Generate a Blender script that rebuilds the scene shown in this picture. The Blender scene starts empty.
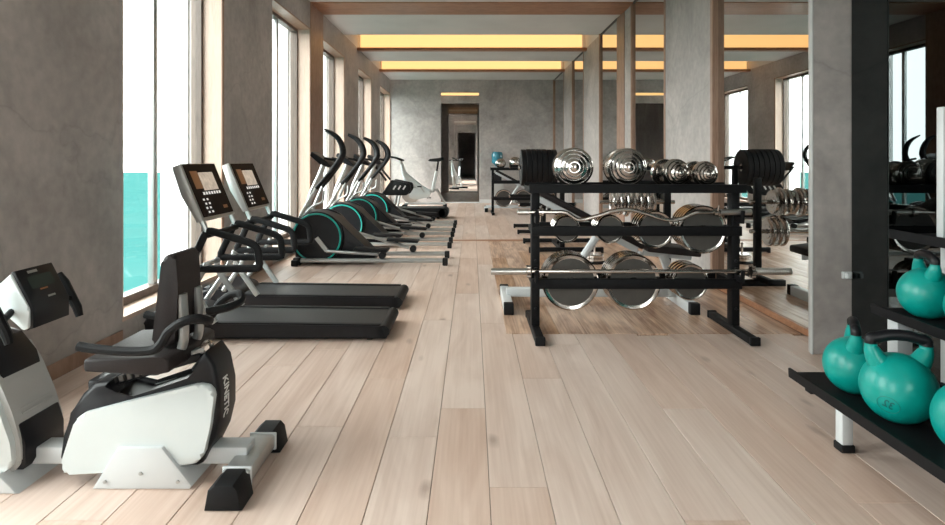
import bpy, bmesh, math, random
from mathutils import Vector, Matrix
random.seed(7)
R = math.radians
sc = bpy.context.scene
C = sc.collection

# ------------------------------------------------------------------ camera, sky, exposure
F = 600.0                      # focal length in pixels of the 945-wide frame
HZ = 1.2                       # eye height
cam = bpy.data.cameras.new('camera'); camo = bpy.data.objects.new('camera', cam); C.objects.link(camo)
camo.location = (0, 0, HZ); camo.rotation_euler = (R(90), 0, 0)
cam.sensor_width = 36; cam.lens = F / 945 * 36
cam.shift_x = (472.5 - 472) / 945
cam.shift_y = -(262.5 - 160) / 945
cam.clip_start = .05; cam.clip_end = 5000
sc.camera = camo
w = bpy.data.worlds.new('sky'); sc.world = w; w.use_nodes = True
bg = w.node_tree.nodes['Background']
bg.inputs[0].default_value = (1.0, .985, .97, 1); bg.inputs[1].default_value = 5.6
vs = sc.view_settings
vs.view_transform = 'Standard'; vs.look = 'None'; vs.gamma = 1; vs.use_curve_mapping = False
vs.exposure = 1.34

# ------------------------------------------------------------------ materials
M = {}
def mat(name, col, rough=.5, metal=0, noise=None, bump=0, bscale=60, coat=0, emit=None, estr=0, spec=.5):
    m = bpy.data.materials.new(name); m.use_nodes = True; M[name] = m
    nt = m.node_tree; p = nt.nodes['Principled BSDF']
    p.inputs['Base Color'].default_value = (*col, 1); p.inputs['Roughness'].default_value = rough
    p.inputs['Metallic'].default_value = metal; p.inputs['Coat Weight'].default_value = coat
    p.inputs['Specular IOR Level'].default_value = spec
    if emit: p.inputs['Emission Color'].default_value = (*emit, 1); p.inputs['Emission Strength'].default_value = estr
    tc = nt.nodes.new('ShaderNodeTexCoord')
    if noise:
        sc_, amt = noise
        n = nt.nodes.new('ShaderNodeTexNoise'); n.inputs['Scale'].default_value = sc_; n.inputs['Detail'].default_value = 6
        nt.links.new(tc.outputs['Object'], n.inputs['Vector'])
        r = nt.nodes.new('ShaderNodeValToRGB')
        r.color_ramp.elements[0].position = .3; r.color_ramp.elements[1].position = .7
        r.color_ramp.elements[0].color = (*[c * (1 - amt) for c in col], 1)
        r.color_ramp.elements[1].color = (*[min(1, c * (1 + amt)) for c in col], 1)
        nt.links.new(n.outputs['Fac'], r.inputs['Fac']); nt.links.new(r.outputs['Color'], p.inputs['Base Color'])
    if bump:
        n = nt.nodes.new('ShaderNodeTexNoise'); n.inputs['Scale'].default_value = bscale; n.inputs['Detail'].default_value = 4
        nt.links.new(tc.outputs['Object'], n.inputs['Vector'])
        b = nt.nodes.new('ShaderNodeBump'); b.inputs['Strength'].default_value = bump; b.inputs['Distance'].default_value = .01
        nt.links.new(n.outputs['Fac'], b.inputs['Height']); nt.links.new(b.outputs['Normal'], p.inputs['Normal'])
    return m

def concrete(name, col):
    m = bpy.data.materials.new(name); m.use_nodes = True; M[name] = m
    nt = m.node_tree; N = nt.nodes; L = nt.links; p = N['Principled BSDF']
    p.inputs['Roughness'].default_value = .62
    tc = N.new('ShaderNodeTexCoord')
    a = N.new('ShaderNodeTexNoise'); a.inputs['Scale'].default_value = 1.1; a.inputs['Detail'].default_value = 9; a.inputs['Roughness'].default_value = .62; a.inputs['Distortion'].default_value = .6
    b = N.new('ShaderNodeTexNoise'); b.inputs['Scale'].default_value = 14; b.inputs['Detail'].default_value = 8
    v = N.new('ShaderNodeTexVoronoi'); v.feature = 'DISTANCE_TO_EDGE'; v.inputs['Scale'].default_value = .8
    dn = N.new('ShaderNodeTexNoise'); dn.inputs['Scale'].default_value = 2.2; dn.inputs['Detail'].default_value = 6
    mxv = N.new('ShaderNodeMixRGB'); mxv.inputs[0].default_value = .28
    L.new(tc.outputs['Object'], dn.inputs['Vector']); L.new(tc.outputs['Object'], mxv.inputs[1]); L.new(dn.outputs['Color'], mxv.inputs[2]); L.new(mxv.outputs[0], v.inputs['Vector'])
    L.new(tc.outputs['Object'], a.inputs['Vector']); L.new(tc.outputs['Object'], b.inputs['Vector'])
    r = N.new('ShaderNodeValToRGB'); e = r.color_ramp.elements
    e[0].position = .32; e[1].position = .7
    e[0].color = (*[c * .74 for c in col], 1); e[1].color = (*[c * 1.28 for c in col], 1)
    L.new(a.outputs['Fac'], r.inputs['Fac'])
    r2 = N.new('ShaderNodeValToRGB'); r2.color_ramp.elements[0].position = .3; r2.color_ramp.elements[1].position = .75
    r2.color_ramp.elements[0].color = (.82, .82, .82, 1); r2.color_ramp.elements[1].color = (1.1, 1.09, 1.08, 1)
    L.new(b.outputs['Fac'], r2.inputs['Fac'])
    mx = N.new('ShaderNodeMixRGB'); mx.blend_type = 'MULTIPLY'; mx.inputs[0].default_value = .8
    L.new(r.outputs[0], mx.inputs[1]); L.new(r2.outputs[0], mx.inputs[2])
    r3 = N.new('ShaderNodeValToRGB'); r3.color_ramp.elements[0].position = 0; r3.color_ramp.elements[1].position = .006
    r3.color_ramp.elements[0].color = (.8, .8, .8, 1)
    L.new(v.outputs['Distance'], r3.inputs['Fac'])
    mx2 = N.new('ShaderNodeMixRGB'); mx2.blend_type = 'MULTIPLY'; mx2.inputs[0].default_value = .7
    L.new(mx.outputs[0], mx2.inputs[1]); L.new(r3.outputs[0], mx2.inputs[2])
    L.new(mx2.outputs[0], p.inputs['Base Color'])
    bp = N.new('ShaderNodeBump'); bp.inputs['Strength'].default_value = .12; bp.inputs['Distance'].default_value = .02
    L.new(b.outputs['Fac'], bp.inputs['Height']); L.new(bp.outputs[0], p.inputs['Normal'])
    return m

def wood(name, c0, c1, rough, scale=(9, 1.2, 9), rand=0, knots=False, streak=.5, coat=0):
    """grain runs along local Y; each board gets its own offset and tone"""
    m = bpy.data.materials.new(name); m.use_nodes = True; M[name] = m
    nt = m.node_tree; N = nt.nodes; L = nt.links; p = N['Principled BSDF']
    p.inputs['Roughness'].default_value = rough; p.inputs['Coat Weight'].default_value = coat; p.inputs['Coat Roughness'].default_value = .25
    tc = N.new('ShaderNodeTexCoord'); oi = N.new('ShaderNodeObjectInfo')
    mp = N.new('ShaderNodeMapping'); mp.inputs['Scale'].default_value = scale
    cb = N.new('ShaderNodeCombineXYZ')
    ml = N.new('ShaderNodeMath'); ml.operation = 'MULTIPLY'; ml.inputs[1].default_value = 37
    L.new(oi.outputs['Random'], ml.inputs[0]); L.new(ml.outputs[0], cb.inputs[0]); L.new(ml.outputs[0], cb.inputs[1])
    L.new(cb.outputs[0], mp.inputs['Location']); L.new(tc.outputs['Object'], mp.inputs['Vector'])
    n = N.new('ShaderNodeTexNoise'); n.inputs['Scale'].default_value = 1; n.inputs['Detail'].default_value = 8; n.inputs['Distortion'].default_value = 1.2
    L.new(mp.outputs[0], n.inputs['Vector'])
    mp2 = N.new('ShaderNodeMapping'); mp2.inputs['Scale'].default_value = (scale[0] * 9, scale[1] * 1.3, scale[2] * 9)
    L.new(tc.outputs['Object'], mp2.inputs['Vector']); L.new(cb.outputs[0], mp2.inputs['Location'])
    n2 = N.new('ShaderNodeTexNoise'); n2.inputs['Scale'].default_value = 1; n2.inputs['Detail'].default_value = 4
    L.new(mp2.outputs[0], n2.inputs['Vector'])
    mixf = N.new('ShaderNodeMixRGB'); mixf.inputs[0].default_value = streak
    L.new(n.outputs['Fac'], mixf.inputs[1]); L.new(n2.outputs['Fac'], mixf.inputs[2])
    r = N.new('ShaderNodeValToRGB'); r.color_ramp.elements[0].position = .33; r.color_ramp.elements[1].position = .62
    r.color_ramp.elements[0].color = (*c0, 1); r.color_ramp.elements[1].color = (*c1, 1)
    L.new(mixf.outputs[0], r.inputs['Fac'])
    out = r.outputs[0]
    if rand:
        hs = N.new('ShaderNodeHueSaturation')
        mr = N.new('ShaderNodeMapRange'); mr.inputs['To Min'].default_value = 1 - rand; mr.inputs['To Max'].default_value = 1 + rand * .6
        L.new(oi.outputs['Random'], mr.inputs['Value']); L.new(mr.outputs[0], hs.inputs['Value'])
        ms = N.new('ShaderNodeMapRange'); ms.inputs['To Min'].default_value = 1.2; ms.inputs['To Max'].default_value = .86
        L.new(oi.outputs['Random'], ms.inputs['Value']); L.new(ms.outputs[0], hs.inputs['Saturation'])
        L.new(out, hs.inputs['Color']); out = hs.outputs[0]
    if knots:
        mp3 = N.new('ShaderNodeMapping'); mp3.inputs['Scale'].default_value = (4.2, 1.5, 4.2)
        L.new(tc.outputs['Object'], mp3.inputs['Vector']); L.new(cb.outputs[0], mp3.inputs['Location'])
        nd = N.new('ShaderNodeTexNoise'); nd.inputs['Scale'].default_value = 3
        L.new(mp3.outputs[0], nd.inputs['Vector'])
        md = N.new('ShaderNodeMixRGB'); md.inputs[0].default_value = .12
        L.new(mp3.outputs[0], md.inputs[1]); L.new(nd.outputs['Color'], md.inputs[2])
        v = N.new('ShaderNodeTexVoronoi'); v.inputs['Scale'].default_value = 1; L.new(md.outputs[0], v.inputs['Vector'])
        rk = N.new('ShaderNodeValToRGB'); rk.color_ramp.elements[0].position = .03; rk.color_ramp.elements[1].position = .11
        rk.color_ramp.elements[0].color = (.55, .5, .47, 1)
        L.new(v.outputs['Distance'], rk.inputs['Fac'])
        mk = N.new('ShaderNodeMixRGB'); mk.blend_type = 'MULTIPLY'; mk.inputs[0].default_value = .8
        L.new(out, mk.inputs[1]); L.new(rk.outputs[0], mk.inputs[2]); out = mk.outputs[0]
    L.new(out, p.inputs['Base Color'])
    bp = N.new('ShaderNodeBump'); bp.inputs['Strength'].default_value = .06; bp.inputs['Distance'].default_value = .004
    L.new(n2.outputs['Fac'], bp.inputs['Height']); L.new(bp.outputs[0], p.inputs['Normal'])
    return m

concrete('concrete', (.42, .385, .37))
mat('plaster', (.66, .65, .64), .8, noise=(1.5, .06))
wood('oak_floor', (.565, .41, .335), (.725, .575, .495), .42, (7, .9, 7), rand=.055, knots=True, streak=.35, coat=.08)
wood('inlay_wood', (.27, .125, .07), (.72, .50, .36), .33, (8, 1.7, 8), rand=.18, streak=.45, coat=.15)
wood('frame_wood', (.235, .125, .08), (.36, .22, .155), .42, (14, 14, 1.1))
wood('beam_wood', (.28, .115, .055), (.42, .205, .11), .42, (1.1, 14, 14))
wood('pale_wood', (.46, .325, .255), (.54, .41, .335), .5, (14, 14, 1.1))
mat('gap', (.30, .21, .16), .8)
wood('bronze_wood', (.075, .05, .038), (.13, .09, .07), .45, (14, 14, 1.1))
mat('dark_frame', (.055, .05, .045), .4)
mat('chrome', (.50, .465, .435), .15, 1, noise=(3, .03))
mat('brushed_steel', (.56, .55, .53), .3, 1, noise=(30, .06))
mat('plate_face', (.06, .054, .048), .5, .2, noise=(20, .1))
mat('silver', (.46, .47, .465), .35, .75, noise=(20, .04))
mat('black_metal', (.006, .006, .007), .55, spec=.16, noise=(30, .2), bump=.04, bscale=300)
mat('black_plastic', (.007, .007, .009), .42, spec=.3, noise=(15, .15))
mat('black_rubber', (.006, .006, .007), .6, spec=.25, noise=(25, .2), bump=.08, bscale=200)
mat('belt', (.010, .011, .012), .5, spec=.4, noise=(60, .15), bump=.05, bscale=400)
mat('upholstery', (.017, .012, .012), .55, spec=.3, noise=(12, .2), bump=.1, bscale=120)
mat('white_paint', (.58, .60, .61), .35, noise=(6, .02))
mat('white_plastic', (.60, .65, .655), .3, noise=(6, .02), coat=.2)
mat('grey_plastic', (.42, .42, .41), .45, noise=(8, .04))
mat('teal_coat', (.0015, .265, .23), .30, noise=(14, .07), bump=.05, bscale=70, spec=.4)
mat('teal_ring', (.01, .42, .36), .35)
mat('teal_ink', (.004, .10, .09), .5)
mat('white_ink', (.75, .76, .76), .5)
mat('exterior_white', (.86, .85, .84), .7, noise=(2, .02))
mat('led', (.9, .6, .3), .5, emit=(1, .56, .21), estr=.50)
mat('screen', (.005, .004, .004), .5, emit=(.0016, .0009, .0007), estr=1, spec=.06)
mat('picture', (.3, .27, .24), .3, emit=(.50, .42, .34), estr=.3, noise=(25, .5))
mat('icon', (.6, .6, .6), .3, emit=(.7, .7, .68), estr=.3)
mat('lcd', (.012, .016, .013), .35, emit=(.01, .015, .012), estr=.3, spec=.2)
mat('water_blue', (.05, .22, .30), .1, noise=(8, .3))
mat('amber', (.16, .07, .03), .4, emit=(.25, .10, .03), estr=.12)
# mirrors
def mirror(name, v, rough=.0):
    m = bpy.data.materials.new(name); m.use_nodes = True; M[name] = m
    p = m.node_tree.nodes['Principled BSDF']
    p.inputs['Base Color'].default_value = (v[0], v[1], v[2], 1); p.inputs['Metallic'].default_value = 1; p.inputs['Roughness'].default_value = rough
mirror('mirror', (.66, .67, .66), .01); mirror('smoked_mirror', (.07, .08, .082), .01)
# clear pane
m = bpy.data.materials.new('glass'); m.use_nodes = True; M['glass'] = m
nt = m.node_tree; N = nt.nodes; N.remove(N['Principled BSDF'])
tr = N.new('ShaderNodeBsdfTransparent'); tr.inputs[0].default_value = (.93, .97, .96, 1)
gl = N.new('ShaderNodeBsdfGlossy'); gl.inputs['Roughness'].default_value = .01
lw = N.new('ShaderNodeLayerWeight'); pwn = N.new('ShaderNodeMath'); pwn.operation = 'POWER'; pwn.inputs[1].default_value = 5
fr = N.new('ShaderNodeMapRange'); fr.inputs['To Min'].default_value = .03; fr.inputs['To Max'].default_value = .8
nt.links.new(lw.outputs['Facing'], pwn.inputs[0]); nt.links.new(pwn.outputs[0], fr.inputs['Value'])
mx = N.new('ShaderNodeMixShader'); nt.links.new(fr.outputs[0], mx.inputs[0]); nt.links.new(tr.outputs[0], mx.inputs[1]); nt.links.new(gl.outputs[0], mx.inputs[2])
nt.links.new(mx.outputs[0], N['Material Output'].inputs[0])
# sea
m = bpy.data.materials.new('sea'); m.use_nodes = True; M['sea'] = m; N = m.node_tree.nodes; L = m.node_tree.links; N.remove(N['Principled BSDF'])
df = N.new('ShaderNodeBsdfDiffuse'); nz = N.new('ShaderNodeTexNoise'); nz.inputs['Scale'].default_value = .05; nz.inputs['Detail'].default_value = 5
tcn = N.new('ShaderNodeTexCoord'); rp = N.new('ShaderNodeValToRGB'); rp.color_ramp.elements[0].color = (.016, .060, .058, 1); rp.color_ramp.elements[1].color = (.024, .076, .073, 1)
L.new(tcn.outputs['Object'], nz.inputs['Vector']); L.new(nz.outputs['Fac'], rp.inputs['Fac']); L.new(rp.outputs[0], df.inputs[0]); L.new(df.outputs[0], N['Material Output'].inputs[0])

# ------------------------------------------------------------------ mesh helpers
class MB:
    def __init__(s): s.bm = bmesh.new()
    def _bev(s, vs, off, seg=2, edges=None):
        es = edges if edges is not None else list({e for v in vs for e in v.link_edges})
        bmesh.ops.bevel(s.bm, geom=es, offset=off, segments=seg, profile=.5, affect='EDGES', clamp_overlap=True)
    def box(s, x0, x1, y0, y1, z0, z1, bev=0, seg=2):
        vs = [s.bm.verts.new((x, y, z)) for x in (x0, x1) for y in (y0, y1) for z in (z0, z1)]
        for f in ((0,1,3,2),(4,6,7,5),(0,4,5,1),(2,3,7,6),(0,2,6,4),(1,5,7,3)): s.bm.faces.new([vs[i] for i in f])
        if bev: s._bev(vs, bev, seg)
        return s
    def bar(s, p, q, wd, ht, up=(0, 0, 1), bev=0):
        p = Vector(p); q = Vector(q); d = (q - p); l = d.length; d.normalize()
        u = Vector(up)
        if abs(d.dot(u)) > .98: u = Vector((1, 0, 0))
        a = d.cross(u).normalized(); b = a.cross(d).normalized()
        vs = []
        for t in (p, q):
            for i, j in ((-1,-1),(1,-1),(1,1),(-1,1)): vs.append(s.bm.verts.new(t + a * i * wd / 2 + b * j * ht / 2))
        for f in ((3,2,1,0),(4,5,6,7),(0,1,5,4),(1,2,6,5),(2,3,7,6),(3,0,4,7)): s.bm.faces.new([vs[i] for i in f])
        if bev: s._bev(vs, bev, 2)
        return s
    def prism(s, poly, a, b, axis='y', bev=0, seg=2):
        """poly in (x,z) extruded along y, or (y,z) along x, or (x,y) along z"""
        def P(u, v, t): return {'y': (u, t, v), 'x': (t, u, v), 'z': (u, v, t)}[axis]
        A = [s.bm.verts.new(P(u, v, a)) for u, v in poly]; B = [s.bm.verts.new(P(u, v, b)) for u, v in poly]
        n = len(poly)
        fa = s.bm.faces.new(A); fb = s.bm.faces.new(B[::-1])
        for i in range(n): s.bm.faces.new([A[i], B[i], B[(i+1) % n], A[(i+1) % n]][::-1])
        if bev: s._bev(None, bev, seg, list(fa.edges) + list(fb.edges))
        return s
    def tube(s, pts, r, n=10, closed=False, flat=1.0):
        pts = [Vector(p) for p in pts]; k = len(pts)
        rs = r if isinstance(r, (list, tuple)) else [r] * k
        rings = []; prev = None
        for i, p in enumerate(pts):
            if closed: t = pts[(i+1) % k] - pts[i-1]
            else: t = pts[min(i+1, k-1)] - pts[max(i-1, 0)]
            t.normalize()
            if prev is None:
                u = Vector((0, 1, 0)) if abs(t.y) < .9 else Vector((0, 0, 1))
                a = t.cross(u).normalized()
            else:
                a = (prev - t * prev.dot(t)).normalized()
            prev = a; b = t.cross(a)
            rings.append([s.bm.verts.new(p + (a * math.cos(2*math.pi*j/n) + b * flat * math.sin(2*math.pi*j/n)) * rs[i]) for j in range(n)])
        m = k if closed else k - 1
        for i in range(m):
            A = rings[i]; B = rings[(i+1) % k]
            for j in range(n): s.bm.faces.new([A[j], A[(j+1) % n], B[(j+1) % n], B[j]])
        if not closed: s.bm.faces.new(rings[0][::-1]); s.bm.faces.new(rings[-1])
        return s
    def lathe(s, prof, o=(0, 0, 0), axis='z', n=24, capped=True):
        """prof: list of (radius, height)"""
        ex = {'z': (Vector((1,0,0)), Vector((0,1,0)), Vector((0,0,1))), 'y': (Vector((0,0,1)), Vector((1,0,0)), Vector((0,1,0))), 'x': (Vector((0,1,0)), Vector((0,0,1)), Vector((1,0,0)))}[axis]
        o = Vector(o); rings = []
        for r, h in prof:
            if r < 1e-6: rings.append([s.bm.verts.new(o + ex[2] * h)])
            else: rings.append([s.bm.verts.new(o + ex[2] * h + (ex[0] * math.cos(2*math.pi*j/n) + ex[1] * math.sin(2*math.pi*j/n)) * r) for j in range(n)])
        for A, B in zip(rings, rings[1:]):
            for j in range(n):
                q = [A[j % len(A)], A[(j+1) % n % len(A)], B[(j+1) % n % len(B)], B[j % len(B)]]
                q = list(dict.fromkeys(q))
                if len(q) > 2: s.bm.faces.new(q)
        if capped:
            if len(rings[0]) > 1: s.bm.faces.new(rings[0][::-1])
            if len(rings[-1]) > 1: s.bm.faces.new(rings[-1])
        return s
    def build(s, name, material, parent=None, kind=None, world=False, sharp=35):
        bm = s.bm
        if world and parent is not None:
            bmesh.ops.translate(bm, verts=bm.verts, vec=-Vector(parent.location))
        bmesh.ops.recalc_face_normals(bm, faces=bm.faces)
        me = bpy.data.meshes.new(name); bm.to_mesh(me); bm.free()
        me.materials.append(M[material])
        me.shade_smooth(); me.set_sharp_from_angle(angle=R(sharp))
        o = bpy.data.objects.new(name, me); C.objects.link(o)
        if parent is not None: o.parent = parent
        if kind: o['kind'] = kind
        return o

def tag(o, label, cat, group=None):
    o['label'] = label; o['category'] = cat
    if group: o['group'] = group
    return o
def thing(name, label, cat, loc=(0, 0, 0), group=None, rz=0):
    o = bpy.data.objects.new(name, None); C.objects.link(o); o.location = loc; o.rotation_euler.z = rz
    o.empty_display_size = .1
    return tag(o, label, cat, group)
def copy_tree(o, parent=None):
    c = o.copy(); C.objects.link(c); c.parent = parent
    for ch in [x for x in o.children]: copy_tree(ch, c)
    return c
def box1(name, material, parent, *b, bev=0, kind=None, world=False):
    return MB().box(*b, bev=bev).build(name, material, parent, kind, world)
def smooth_path(pts, k=6):
    """Catmull-Rom through the points"""
    P = [Vector(p) for p in pts]; P = [P[0] * 2 - P[1]] + P + [P[-1] * 2 - P[-2]]; out = []
    for i in range(1, len(P) - 2):
        for j in range(k):
            t = j / k; a, b, c, d = P[i-1:i+3]
            out.append(.5 * ((2*b) + (c - a) * t + (2*a - 5*b + 4*c - d) * t * t + (3*b - a - 3*c + d) * t ** 3))
    out.append(P[-2]); return out
def round_poly(pts, r, k=4):
    out = []; n = len(pts)
    for i in range(n):
        p = Vector(pts[i]); a = Vector(pts[i-1]) - p; b = Vector(pts[(i+1) % n]) - p
        rr = min(r, a.length * .45, b.length * .45); A = p + a.normalized() * rr; B = p + b.normalized() * rr
        for j in range(k + 1):
            t = j / k; out.append(tuple(A * (1-t)**2 + p * 2*t*(1-t) + B * t*t))
    return out
def text_mesh(body, size, extrude=0):
    cu = bpy.data.curves.new('t', 'FONT'); cu.body = body; cu.size = size; cu.extrude = extrude; cu.align_x = 'CENTER'; cu.align_y = 'CENTER'; cu.offset = size * .012
    o = bpy.data.objects.new('t', cu); C.objects.link(o)
    dg = bpy.context.evaluated_depsgraph_get(); me = bpy.data.meshes.new_from_object(o.evaluated_get(dg))
    bpy.data.objects.remove(o); return me

# ------------------------------------------------------------------ the setting
XW = 2.29; CE = 3.44; YB = 16.76; YF = -3.4
WIN = [(-1.96, -.38), (.98, 2.56), (3.93, 5.5), (6.87, 8.48), (9.2, 10.73), (12.1, 13.6), (14.95, YB - .02)]
WZ0, WZ1 = .17, 3.06

# floor: slab and planks
floor = box1('floor', 'gap', None, -XW - .3, 2.7, YF, YB + .2, -.15, -.012, kind='structure')
pw = .214; x = -XW
cols = []
while x < 2.36: cols.append(x); x += pw
def plank(x0, x1, y0, y1, z0, z1, mt, parent, g=.0014):
    o = MB().box(-(x1-x0)/2 + g, (x1-x0)/2 - g, -(y1-y0)/2 + g, (y1-y0)/2 - g, z0, z1, bev=.0012, seg=1).build('plank', mt, parent)
    o.location = ((x0+x1)/2, (y0+y1)/2, 0)
    return o
IX0, IY0, IY1 = .235, 4.14, 8.86          # inlaid darker area under the weights
for i, x in enumerate(cols):
    x1 = min(x + pw, 2.36)
    y = YF + (0, .9, 1.7, .4, 1.3)[i % 5]
    ys = [YF] + ([y] if y > YF + .3 else [])
    while ys[-1] < YB + .2: ys.append(ys[-1] + random.choice((1.9, 2.2, 2.5)))
    ys[-1] = YB + .2
    if len(ys) > 2 and ys[-1] - ys[-2] < .4: ys.pop(-2)
    for y0, y1 in zip(ys, ys[1:]):
        segs = [(y0, y1)]
        if x1 > IX0 + .12:
            segs = [(a, b) for a, b in ((y0, min(y1, IY0)), (max(y0, IY1 + .18), y1)) if b - a > .05]
        for a, b in segs: plank(x, x1, a, b, -.012, 0, 'oak_floor', floor)
nin = 11; iw = (2.27 - IX0) / nin
for i in range(nin):
    ys = [IY0, IY0 + (1.5, .8, 2.1)[i % 3], IY0 + (3.2, 2.5, 3.7)[i % 3], IY1]
    for y0, y1 in zip(ys, ys[1:]): plank(IX0 + i*iw, IX0 + (i+1)*iw, y0, y1, -.012, .002, 'inlay_wood', floor)
box1('trim_1', 'beam_wood', None, IX0, XW - .016, IY1 + .003, IY1 + .177, -.012, .004, kind='structure')

# left wall: one concrete wall with its openings
b = MB()
edges = [YF] + [v for wv in WIN for v in wv]
solids = [(YF, WIN[0][0])] + [(WIN[i][1], WIN[i+1][0]) for i in range(len(WIN)-1)] + [(WIN[-1][1], YB + .2)]
for y0, y1 in solids: b.box(-XW - .30, -XW, y0, y1, -.012, CE)
for y0, y1 in WIN:
    b.box(-XW - .30, -XW, y0, y1, WZ1, CE); b.box(-XW - .30, -XW, y0, y1, -.012, WZ0 - .03)
wl = b.build('wall_left', 'concrete', None, 'structure')
b = MB()
for y0, y1 in solids[:4]: b.box(-XW, -XW + .012, y0 + .01, y1 - .01, 0, .09, bev=.003)
b.build('baseboard_left', 'frame_wood', None, 'structure')

for i, (y0, y1) in enumerate(WIN):
    b = MB(); fx0, fx1 = -2.55, -2.46
    b.box(fx0, fx1, y0, y0 + .05, WZ0, WZ1).box(fx0, fx1, y1 - .05, y1, WZ0, WZ1)
    b.box(fx0, fx1, y0 + .05, y1 - .05, WZ0, WZ0 + .06).box(fx0, fx1, y0 + .05, y1 - .05, WZ1 - .06, WZ1)
    wn = b.build('window_%d' % (i+1), 'bronze_wood', None, 'structure')
    ym = y0 + (y1 - y0) * .5
    box1('mullion', 'silver', wn, -2.535, -2.485, ym - .028, ym + .028, WZ0 + .06, WZ1 - .06, bev=.004)
    for a, c in ((y0 + .05, ym - .028), (ym + .028, y1 - .05)):
        box1('pane', 'glass', wn, -2.51, -2.502, a, c, WZ0 + .06, WZ1 - .06)
    box1('sill', 'pale_wood', wn, -2.46, -XW + .004, y0, y1, WZ0 - .03, WZ0)
    box1('reveal_lining', 'pale_wood', wn, -2.46, -XW - .001, y1 - .014, y1 - .001, WZ0, WZ1)
    box1('reveal_lining', 'pale_wood', wn, -2.46, -XW - .001, y0 + .001, y0 + .014, WZ0, WZ1)
    box1('head_lining', 'frame_wood', wn, -2.46, -XW + .006, y0 + .014, y1 - .014, WZ1 - .02, WZ1 - .0005)
    box1('jamb_trim', 'frame_wood', wn, -XW - .001, -XW + .008, y1 - .02, y1 + .025, WZ0, WZ1)
    # white outside fin at the far jamb
    box1('wall_exterior_fin', 'exterior_white', None, -2.845, -2.60, y1 - .02, y1 + .10, -.5, 4.2, kind='structure')
    p = bpy.data.lights.new('daylight_portal', 'AREA'); p.shape = 'RECTANGLE'; p.size = WZ1 - WZ0; p.size_y = y1 - y0
    po = bpy.data.objects.new('daylight_portal', p); C.objects.link(po); po.location = (-2.60, (y0+y1)/2, (WZ0+WZ1)/2)
    po.rotation_euler = (0, R(-90), 0); p.cycles.is_portal = True

# right wall: piers between mirrors, near column, smoked mirror
b = MB()
RM = [(3.78, 5.63), (7.1, 8.56), (9.42, 10.70), (12.3, 13.6), (14.95, YB)]
b.box(XW + .03, XW + .3, 3.76, YB + .2, -.012, CE)
for y0, y1 in ((5.63, 7.1), (8.56, 9.42), (10.70, 12.3), (13.6, 14.95)): b.box(XW, XW + .03, y0, y1, -.012, CE)
b.box(2.36, 2.62, YF, 3.76, -.012, CE)
wr = b.build('wall_right', 'concrete', None, 'structure')
for y0, y1 in RM:
    box1('mirror_panel', 'mirror', wr, XW, XW + .02, y0 + .05, y1 - .05, .05, CE - .03)
    for a, c, pr in ((y0, y0 + .05, .006), (y1 - .05, y1, .055 if y0 < 4 else .03)):
        box1('mirror_frame', 'frame_wood', wr, XW - pr, XW + .03, a, c, .004, CE)
    box1('mirror_frame', 'beam_wood', wr, XW - .015, XW + .03, y0 + .05, y1 - .05, .004, .05)
    box1('mirror_frame', 'dark_frame', wr, XW - .01, XW + .03, y0 + .05, y1 - .05, CE - .03, CE)
for y0, y1 in ((.4, 2.03), (2.05, 3.69)):
    box1('smoked_mirror_panel', 'smoked_mirror', wr, 2.335, 2.36, y0, y1, .03, CE - .01)
b = MB().box(2.105, 2.36, 3.70, 3.76, 0, CE, bev=.006, seg=1)
col = b.build('wall_column', 'concrete', None, 'structure')
box1('corner_bead', 'grey_plastic', col, 2.099, 2.106, 3.699, 3.73, 0, CE)
hg = tag(MB().box(2.275, 2.332, 3.675, 3.6995, .470, .515, bev=.006).box(2.285, 2.312, 3.65, 3.680, .478, .507, bev=.004).build('mirror_clip', 'white_paint'),
         'small bright clip fixed on the grey concrete column beside smoked mirror', 'clip')

# ceiling with two open light troughs, flush wooden portal band
b = MB()
TR = [(10.73, 12.1), (13.6, 14.95)]
for y0, y1 in ((YF, 10.73), (12.1, 13.6), (14.95, YB + .2)): b.box(-XW - .3, 2.62, y0, y1, CE, CE + .6)
for y0, y1 in TR: b.box(-XW - .3, 2.62, y0, y1, CE + .45, CE + .6).box(-XW - .3, -XW, y0, y1, CE, CE + .45).box(XW, 2.62, y0, y1, CE, CE + .45)
b.build('ceiling', 'plaster', None, 'structure')
tp = MB().box(-XW, -XW + .012, 8.50, 9.19, .001, CE - .012).build('trim_2', 'frame_wood', None, 'structure')
MB().box(-XW, XW, 8.50, 9.19, CE - .014, CE - .0005).build('portal_soffit', 'beam_wood', tp)
MB().box(XW - .012, XW, 9.0, 9.42, .005, CE - .015).build('portal_post', 'frame_wood', tp)
MB().box(-XW, IX0, 8.90, 9.03, -.001, .003).build('portal_threshold', 'beam_wood', tp)
for k, (y0, y1) in enumerate(TR):
    t = thing('cove_light', ('warm ceiling cove light strip closest to the wooden portal', 'warm ceiling cove light strip closest to the end wall')[k], 'light', (0, y1, CE), 'cove lights across the ceiling')
    MB().box(-XW + .002, XW - .002, y1 - .16, y1 - .002, CE - .055, CE + .0, bev=.003).build('lip', 'beam_wood', t, world=True)
    MB().box(-XW + .05, XW - .08, y1 - .05, y1 - .003, CE + .001, CE + .40).build('diffuser', 'led', t, world=True)

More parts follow.
